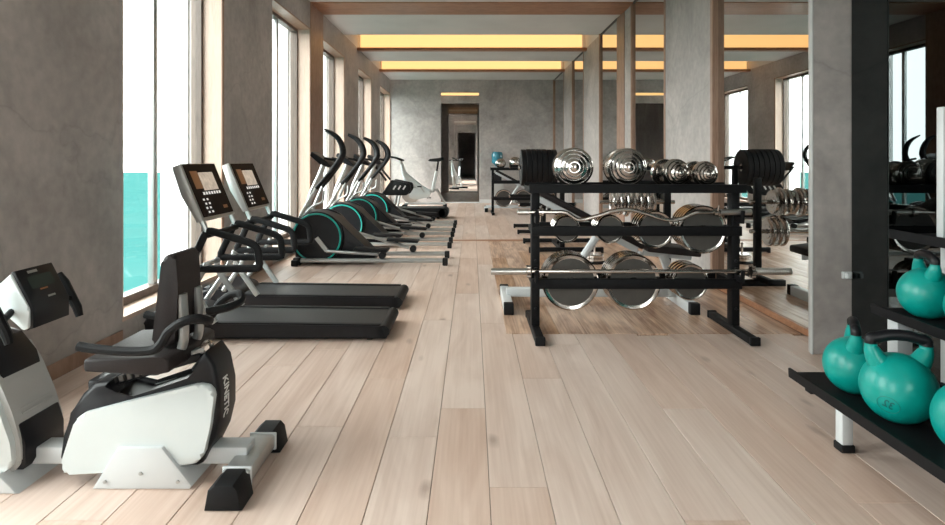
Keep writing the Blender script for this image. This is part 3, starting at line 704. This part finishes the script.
def dumbbell(r, L, label, loc, rz=0, group='chrome dumbbells on the top shelf', rx=0):
    t = thing('dumbbell', label, 'dumbbell', loc, group, rz); t.rotation_euler.x = rx
    hl = L * .32
    for s in (-1, 1):
        pr = [(0, 0)]
        st = [(.4, 0), (.72, 0), (.72, .012), (.96, .018), (1, .03), (1, .06), (.97, .075), (.90, .088), (.88, .080), (.85, .080), (.84, .098), (.80, .108), (.70, .116), (.68, .108), (.65, .108), (.64, .124), (.60, .132), (.50, .138), (.48, .130), (.45, .130), (.44, .145), (.40, .15), (.30, .155), (.28, .147), (.25, .147), (.24, .16), (.18, .167), (.08, .171), (0, .172)]
        for a, h in st: pr.append((a * r, hl/2 + h * L / .48))
        hd = MB().lathe([(a, h*s) for a, h in pr], (0, 0, r), 'y', 32, capped=False).build('head', 'chrome', t, sharp=25)
        for ra, rb, hh in ((.852, .878, .0806), (.652, .678, .1086), (.452, .478, .1306)):
            h0, h1 = s*(hl/2 + hh*L/.48), s*(hl/2 + (hh - .002)*L/.48)
            MB().lathe([(ra*r, h0), (rb*r, h0), (rb*r, h1), (ra*r, h1), (ra*r, h0)], (0, 0, r), 'y', 32, capped=False).build('groove', 'plate_face', hd)
    MB().lathe([(.016, -hl/2 - .01), (.019, 0), (.016, hl/2 + .01)], (0, 0, r), 'y', 12).build('grip', 'brushed_steel', t)
    return t
ZT = 1.012
dumbbell(.137, .36, 'largest chrome dumbbell, in front of the stacked black plates', (.715, RY + .09, ZT + .001), R(-4), None)
dumbbell(.135, .36, 'large chrome dumbbell between black plates and small dumbbells on rack', (1.085, RY + .09, ZT + .001), R(-3), None)
dumbbell(.098, .32, 'medium chrome dumbbell with round head before the concrete pier', (1.405, RY + .075, ZT + .001), R(11), None)
dumbbell(.090, .31, 'small chrome dumbbell at the mirror end of the top shelf', (1.615, RY + .075, ZT + .001), R(6), None)
# plates standing between the rails
def plate(r, th, label, loc, lean, group, ax='y', mt='chrome'):
    t = thing('weight_plate', label, 'weight plate', loc, group); t.rotation_euler.x = lean
    rim = [(.16*r, 0), (.84*r, 0), (.87*r, -.001), (.95*r, -th*.25), (r, th*.15), (r, th*.85), (.95*r, th*1.2), (.87*r, th), (.16*r, th), (.16*r, 0)]
    MB().lathe(rim, (0, 0, r), 'y', 40, capped=False).build('disc', mt, t, sharp=30)
    MB().lathe([(.16*r, -.0015), (.84*r, -.0015), (.84*r, -.0003), (.16*r, -.0003), (.16*r, -.0015)], (0, 0, r), 'y', 36, capped=False).build('face', 'plate_face', t)
    MB().lathe([(.13*r, -.004), (.19*r, -.004), (.19*r, th + .004), (.13*r, th + .004), (.13*r, -.004)], (0, 0, r), 'y', 20, capped=False).build('hub', mt, t)
    return t
names = ['large chrome stack on the lowest rail by the open floor', 'large chrome stack on the lowest rail next to the smaller stack', 'smaller chrome stack on the lowest rail nearest the mirror',
         'small chrome stack on the middle rail by the open floor', 'small chrome stack on the middle rail beside the medium stack', 'medium chrome stack on the middle rail', 'biggest chrome stack on the middle rail nearest the mirror']
for (cx, r, z, n), ds in zip(STK, names):
    for k in range(n):
        plate(r, .023, ('front plate of the ' if k == 0 else 'plate inside the ') + ds, (RX + cx, RY - .028 + k * (.21 / n), z - r + .002), 0, 'chrome plates on the weight rack')
# curl bar
yb = RY - .105
t = thing('curl_bar', 'wavy chrome curl bar lying across the middle of weight rack', 'curl bar', (RX + .7, yb, .83))
wv = [(-.05, .0), (.0, .0), (.12, 0), (.22, -.004), (.31, -.052), (.42, -.03), (.55, .008), (.66, .016), (.76, -.008), (.90, -.05), (1.00, -.045), (1.10, -.005), (1.19, .0), (1.30, 0), (1.40, 0)]
MB().tube(smooth_path([(RX - .02 + a, yb, .845 + z) for a, z in wv], 5), .0135, 12).build('shaft', 'chrome', t, world=True)
for a in (1.225, .025):
    c = MB().lathe([(.0137, -.02), (.026, -.02), (.026, .005), (.034, .005), (.034, .018), (.0137, .018)], (RX + a, yb, .845), 'x', 16).build('collar', 'chrome', t, world=True)
    o = MB().tube([(RX + a, yb - .02, .845 + .01), (RX + a + .005, yb - .028, .845 + .05)], .006, 8).build('collar_lever', 'chrome', None)
    for v in o.data.vertices: v.co -= Vector(t.location)
    o.parent = c
for v in (-.10, 1.23):
    MB().tube([(RX + (-.13 if v < 0 else 1.24), yb, .845), (RX + (-.05 if v < 0 else 1.46), yb, .845)], .0205, 14).build('sleeve', 'brushed_steel', t, world=True)
# straight barbell
yb = RY - .105; zb = .442
t = thing('barbell', 'long straight chrome barbell lying in the low hooks of rack', 'barbell', (1.15, yb, zb - .015))
MB().tube([(RX - .03, yb, zb), (RX + 1.43, yb, zb)], .014, 14).build('shaft', 'chrome', t, world=True)
for a, c in ((.13, RX - .05), (RX + 1.46, 2.17)):
    MB().tube([(a, yb, zb), (c, yb, zb)], .0235, 14).build('sleeve', 'brushed_steel', t, world=True)
    th_ = MB()
    x0 = a + .01
    while x0 < c - .02: th_.lathe([(.0236, 0), (.0252, .003), (.0236, .006)], (x0, yb, zb), 'x', 14, capped=False); x0 += .012
    if a > 1: th_.build('thread', 'brushed_steel', t, 'stuff', world=True)
    else: th_.bm.free()
for a in (RX - .055, RX + 1.468):
    cl = MB().lathe([(.0145, -.012), (.033, -.012), (.033, .012), (.0145, .012)], (a, yb, zb), 'x', 16).build('collar', 'chrome', t, world=True)
    kn = MB()
    for k in range(6):
        an = k * math.pi / 3; kn.lathe([(.008, -.014), (.008, .014)], (a, yb + .036*math.cos(an), zb + .036*math.sin(an)), 'x', 8)
    o = kn.build('collar_lug', 'chrome', None, 'stuff')
    for v in o.data.vertices: v.co -= Vector(t.location)
    o.parent = cl

# far rack load
for cx, r, z, n in (STK[0], STK[1], STK[2]):
    for j in range(2):
        plate(r, .03, 'dark chrome weight plate on the rail of the far weight rack', (.46 + cx, 13.28 + j*.06, z - r), 0, 'plates on the far rack')
for dx, r in ((.18, .11), (.50, .13), (.85, .12), (1.15, .10)):
    dumbbell(r, .33, 'chrome dumbbell on top of the far weight rack', (.46 + dx, 13.38, 1.012), 0, 'dumbbells on the far rack')

# ------------------------------------------------------------------ incline benches
def make_bench(label):
    """local: x 0 = foot under the raised end, x 1.45 = seat end, y 0 centre"""
    t = thing('incline_bench', label, 'weight bench', (0, 0, 0), 'incline benches')
    for xx in (0, 1.44):
        f_ = MB().box(xx - .035, xx + .035, -.36, .36, .0, .085, bev=.006).build('foot', 'white_paint', t)
        for y in (-.372, .312): MB().box(xx - .038, xx + .038, y, y + .06, 0, .09, bev=.006).build('foot_cap', 'black_rubber', f_)
    MB().bar((0.0, 0, .10), (1.44, 0, .10), .08, .07, bev=.006).build('base_beam', 'white_paint', t)
    A = Vector((.22, 0, .93)); B = Vector((1.10, 0, .47)); d = (B - A).normalized(); n = Vector((-d.z, 0, d.x))
    if n.z < 0: n = -n
    pad = [A, B, B + n*.055, A + n*.055]
    MB().prism(round_poly([(p.x, p.z) for p in pad], .02, 3), -.15, .15, 'y', bev=.015, seg=2).build('back_pad', 'upholstery', t)
    MB().bar(A - n*.02 + d*.02, B - n*.02, .06, .038, up=(0, 1, 0)).build('pad_rail', 'white_paint', t)
    MB().prism(round_poly([(1.13, .455), (1.13, .515), (1.57, .47), (1.57, .41)], .02, 3), -.16, .16, 'y', bev=.015, seg=2).build('seat_pad', 'upholstery', t)
    MB().bar((1.14, 0, .435), (1.54, 0, .395), .06, .035, up=(0, 1, 0)).build('pad_rail', 'white_paint', t)
    MB().tube([(.45, 0, .11), (.78, 0, .60)], .032, 10).build('strut', 'white_paint', t)
    MB().tube([(.53, 0, .23), (.58, 0, .305)], .037, 10).build('strut_collar', 'black_rubber', t)
    MB().bar((1.42, 0, .11), (1.30, 0, .42), .07, .06, up=(0, 1, 0), bev=.006).build('seat_post', 'white_paint', t)
    MB().bar((1.37, 0, .24), (1.35, 0, .29), .08, .07, up=(0, 1, 0)).build('post_collar', 'black_rubber', t)
    MB().tube([(1.0, 0, .12), (1.12, 0, .44)], .026, 10).build('hinge_post', 'white_paint', t)
    return t
bn = make_bench('incline bench with dark pad and white frame directly behind chrome rack'); bn.location = (.285, 5.0, .002)
bf = copy_tree(bn); bf.location = (.33, 14.15, 0); bf['label'] = 'incline bench with white frame far back behind the far rack'

# ------------------------------------------------------------------ plate stands behind
def make_stand(label):
    t = thing('plate_stand', label, 'weight stand', (0, 0, 0), 'black plate stands')
    for y in (-.0, .88):
        f_ = MB().box(.0, .95, y - .03, y + .03, .015, .07, bev=.008).build('foot', 'black_metal', t)
        for xx in (-.005, .925): MB().box(xx, xx + .03, y - .033, y + .033, 0, .073, bev=.006).build('foot_cap', 'black_rubber', f_)
    MB().box(.40, .46, .03, .85, .02, .07).build('base_beam', 'black_metal', t)
    MB().box(.40, .46, .01, .07, .07, 1.13, bev=.006).build('upright', 'black_metal', t)
    for z in (1.10, .62):
        MB().tube([(-.13, .04, z), (.60, .04, z)], .024, 12).build('peg', 'black_metal', t)
        for e in (.60, -.13): MB().lathe([(.030, -.008), (.030, .008)], (e, .04, z), 'x', 14).build('peg_cap', 'chrome', t)
    MB().bar((.43, .42, .06), (.43, .06, .55), .04, .04).build('brace', 'black_metal', t)
    return t
s1 = make_stand('black plate stand loaded with thick black plates behind the bench'); s1.location = (.74, 7.75, .002)
s2 = copy_tree(s1); s2.location = (.74, 9.72, 0); s2['label'] = 'empty black plate stand next to the stand with thick black plates'
def plate_x(r, th, label, loc, group, mt, face=None):
    t = thing('weight_plate', label, 'weight plate', loc, group)
    MB().lathe([(.05, 0), (.30*r + .02, 0), (.34*r + .02, .004), (.80*r, .004), (.85*r, 0), (.96*r, 0), (r, .006), (r, th - .006), (.96*r, th), (.85*r, th), (.80*r, th - .004), (.34*r + .02, th - .004), (.30*r + .02, th), (.05, th), (.05, 0)], (0, 0, 0), 'x', 40, capped=False).build('disc', mt, t, sharp=30)
    MB().lathe([(.0255, .0005), (.05, .0005), (.05, th - .0005), (.0255, th - .0005), (.0255, .0005)], (0, 0, 0), 'x', 20, capped=False).build('hub', 'chrome', t)
    return t
for k in range(7):
    plate_x((.235, .24, .24, .24, .24, .235, .235)[k], .064, ('end plate of the thick black row, facing the treadmill side' if k == 0 else 'thick black rubber weight plate inside the row on the stand'), ((.74 - .11 + k*.066) if k < 7 else 0, 7.75 + .04, 1.102), 'black plates on the stand', 'black_rubber')
# chrome plate tree by the mirror
t = thing('plate_tree', 'black plate tree with short base bar near the mirror behind bench', 'weight stand', (1.86, 5.72, .002))
MB().box(1.60, 2.14, 5.69, 5.75, .002, .06, bev=.006).build('foot', 'black_metal', t, world=True)
MB().box(1.83, 1.89, 5.45, 5.99, .0605, .11, bev=.006).build('foot', 'black_metal', t, world=True)
MB().box(1.83, 1.89, 5.69, 5.75, .11, 1.03, bev=.006).build('upright', 'black_metal', t, world=True)
for z in (.80, .52): MB().tube([(1.22, 5.72, z), (1.93, 5.72, z)], .020, 12).build('peg', 'chrome', t, world=True)
for k in range(7):
    plate_x(.115 + .012*(k % 3), .026, 'small chrome weight plate hanging on the plate tree by mirror', (1.33 + k*.062, 5.72, .80), 'chrome plates on the plate tree', 'chrome')
for k in range(3):
    plate_x(.14, .028, 'chrome weight plate on the low peg of the plate tree', (1.62 + k*.06, 5.72, .52), 'low chrome plates on the tree', 'chrome')
# round chrome weight with stem on the floor
t = thing('stemmed_weight', 'round chrome weight with upright stem standing on planks behind rack', 'weight', (1.43, 7.0, .002))
MB().lathe([(0, 0), (.13, 0), (.135, .012), (.12, .02), (0, .02)], (0, 0, 0), 'z', 28).build('base', 'black_rubber', t)
MB().lathe([(0, .02), (.10, .02), (.108, .03), (.108, .055), (.10, .06), (.108, .066), (.108, .095), (.098, .105), (0, .105)], (0, 0, 0), 'z', 28).build('weight', 'chrome', t)
MB().lathe([(.012, .105), (.012, .22), (.018, .225), (0, .24)], (0, 0, 0), 'z', 12).build('stem', 'chrome', t)

# ------------------------------------------------------------------ kettlebell rack and kettlebells
t = thing('kettlebell_rack', 'tiered rack with black trays and white legs holding teal kettlebells', 'rack', (1.8, 2.0, 0))
KY1, KY0 = 2.83, .75
def tray(x0, x1, z, y1, name='tray'):
    poly = [(x0 - .012, z - .022), (x0 - .014, z + .020), (x0 - .004, z + .021), (x0 + .012, z), (x1, z), (x1 + .004, z + .03), (x1 + .012, z + .03), (x1 + .012, z - .02), (x0 + .03, z - .02)]
    return MB().prism(poly, KY0, y1, 'y').build(name, 'black_metal', t, world=True)
tray(1.505, 1.90, .20, KY1); tray(1.86, 2.14, .515, 2.78); tray(2.00, 2.24, .85, 2.86)
for y in (2.455, .85):
    lg = MB().box(1.515, 1.562, y, y + .05, .03, .179, bev=.006).build('leg', 'white_paint', t, world=True)
    o = MB().box(1.510, 1.567, y - .005, y + .055, 0, .032, bev=.005).build('leg_cap', 'black_rubber', None)
    for v in o.data.vertices: v.co -= Vector(t.location)
    o.parent = lg
for y in (2.70, .80):
    MB().box(1.915, 1.985, y, y + .07, 0, .494, bev=.006).build('post', 'white_paint', t, world=True)
    MB().box(1.985, 2.17, y + .01, y + .06, .435, .4935, bev=.004).build('shelf_arm', 'grey_plastic', t, world=True)
    MB().box(2.16, 2.22, y, y + .07, 0, .829, bev=.006).build('post', 'white_paint', t, world=True)
    MB().box(1.53, 2.17, y + .01, y + .06, .14, .179, bev=.004).build('shelf_arm', 'black_metal', t, world=True)
MB().box(2.03, 2.09, 2.585, 2.625, .8505, 1.43, bev=.005).build('post', 'white_paint', t, world=True)

def kettlebell(r, label, loc, rz, number=None):
    t = thing('kettlebell', label, 'kettlebell', loc, 'teal kettlebells', rz)
    zc = r * .93
    prof = []
    n = 22
    a0 = -math.asin(.93)
    prof.append((0, 0))
    for k in range(n + 1):
        a = a0 + (math.pi/2 - a0) * k / n
        prof.append((max(0, r * math.cos(a)), zc + r * math.sin(a)))
    body = MB().lathe(prof, (0, 0, 0), 'z', 36, capped=False)
    H = r * 2.5
    hw = r * .70
    for s in (-1, 1):
        pts = smooth_path([(s*hw*.55, 0, zc + r*.55), (s*hw*.85, 0, zc + r*.84), (s*hw*1.02, 0, zc + r*1.12), (s*hw*1.04, 0, zc + r*1.27)], 4)
        m = len(pts) - 1
        body.tube(pts, [r * (.36 - .19 * min(1, (k/m)*1.25)) for k in range(m + 1)], 14)
    bo = body.build('body', 'teal_coat', t, sharp=60)
    pts = smooth_path([(-hw*1.04, 0, zc + r*1.22), (-hw*1.02, 0, zc + r*1.42), (-hw*.72, 0, H - r*.10), (-hw*.3, 0, H - r*.03), (hw*.3, 0, H - r*.03), (hw*.72, 0, H - r*.10), (hw*1.02, 0, zc + r*1.42), (hw*1.04, 0, zc + r*1.22)], 5)
    MB().tube(pts, r * .165, 14).build('handle', 'black_plastic', t, sharp=60)
    if number:
        ctr = Vector(loc) + Vector((0, 0, zc)); Nn = (Vector((0, 0, HZ)) - ctr).normalized()
        Rr = Vector((0, 0, 1)).cross(Nn).normalized(); Uu = Nn.cross(Rr)
        ou, ov = -.030, -.068; ang = R(-20)
        inv = Matrix.Rotation(-rz, 4, 'Z')
        def place(u, v, lift):
            uu = ou + u*math.cos(ang) - v*math.sin(ang); vv = ov + u*math.sin(ang) + v*math.cos(ang)
            rr = r + lift
            P = ctr + Rr*uu + Uu*vv + Nn*math.sqrt(max(1e-6, rr*rr - uu*uu - vv*vv)) - Vector(loc)
            return inv @ P
        me = text_mesh(number, .036)
        bm = bmesh.new(); bm.from_mesh(me)
        bmesh.ops.triangulate(bm, faces=bm.faces); bmesh.ops.subdivide_edges(bm, edges=bm.edges, cuts=1)
        for v in bm.verts: v.co = place(-v.co.x, v.co.y, .0012)      # the numeral is moulded in reverse
        o = MB(); o.bm.free(); o.bm = bm; o.build('numeral', 'teal_ink', bo)
        o = MB(); o.tube([place(.037*math.cos(2*math.pi*k/40), .026*math.sin(2*math.pi*k/40), .0004) for k in range(40)], .0009, 6, closed=True); o.build('numeral_ring', 'teal_ink', bo)
    return t
kettlebell(.131, 'large teal kettlebell with reversed 32 numeral, on the lowest tray', (1.645, 2.315, .2003), R(-12), '32')
kettlebell(.120, 'teal kettlebell at the tray end over the white leg', (1.655, 2.60, .2003), R(62))
kettlebell(.131, 'teal kettlebell on the lowest tray beside the one numbered 32', (1.70, 2.015, .2003), R(70))
kettlebell(.110, 'teal kettlebell on the middle tray against the smoked mirror', (1.985, 2.62, .5153), R(74))
kettlebell(.110, 'teal kettlebell on the middle tray beside its neighbour at the tray end', (1.99, 2.36, .5153), R(74))
kettlebell(.095, 'small teal kettlebell on the highest tray of the kettlebell rack', (2.085, 2.48, .8503), R(60))

# ------------------------------------------------------------------ water dispenser by the end wall
t = thing('water_dispenser', 'water dispenser with blue bottle against the concrete end wall', 'water dispenser', (.69, 16.4, 0))
MB().box(-.16, .16, -.16, .16, 0, 1.02, bev=.02).build('cabinet', 'grey_plastic', t)
MB().box(-.11, .11, -.175, -.162, .62, .85, bev=.005).build('tap_panel', 'black_plastic', t)
MB().lathe([(0, 1.02), (.05, 1.02), (.06, 1.06), (.15, 1.12), (.155, 1.16), (.15, 1.24), (.155, 1.28), (.15, 1.36), (.12, 1.42), (0, 1.43)], (0, 0, 0), 'z', 24).build('bottle', 'water_blue', t)
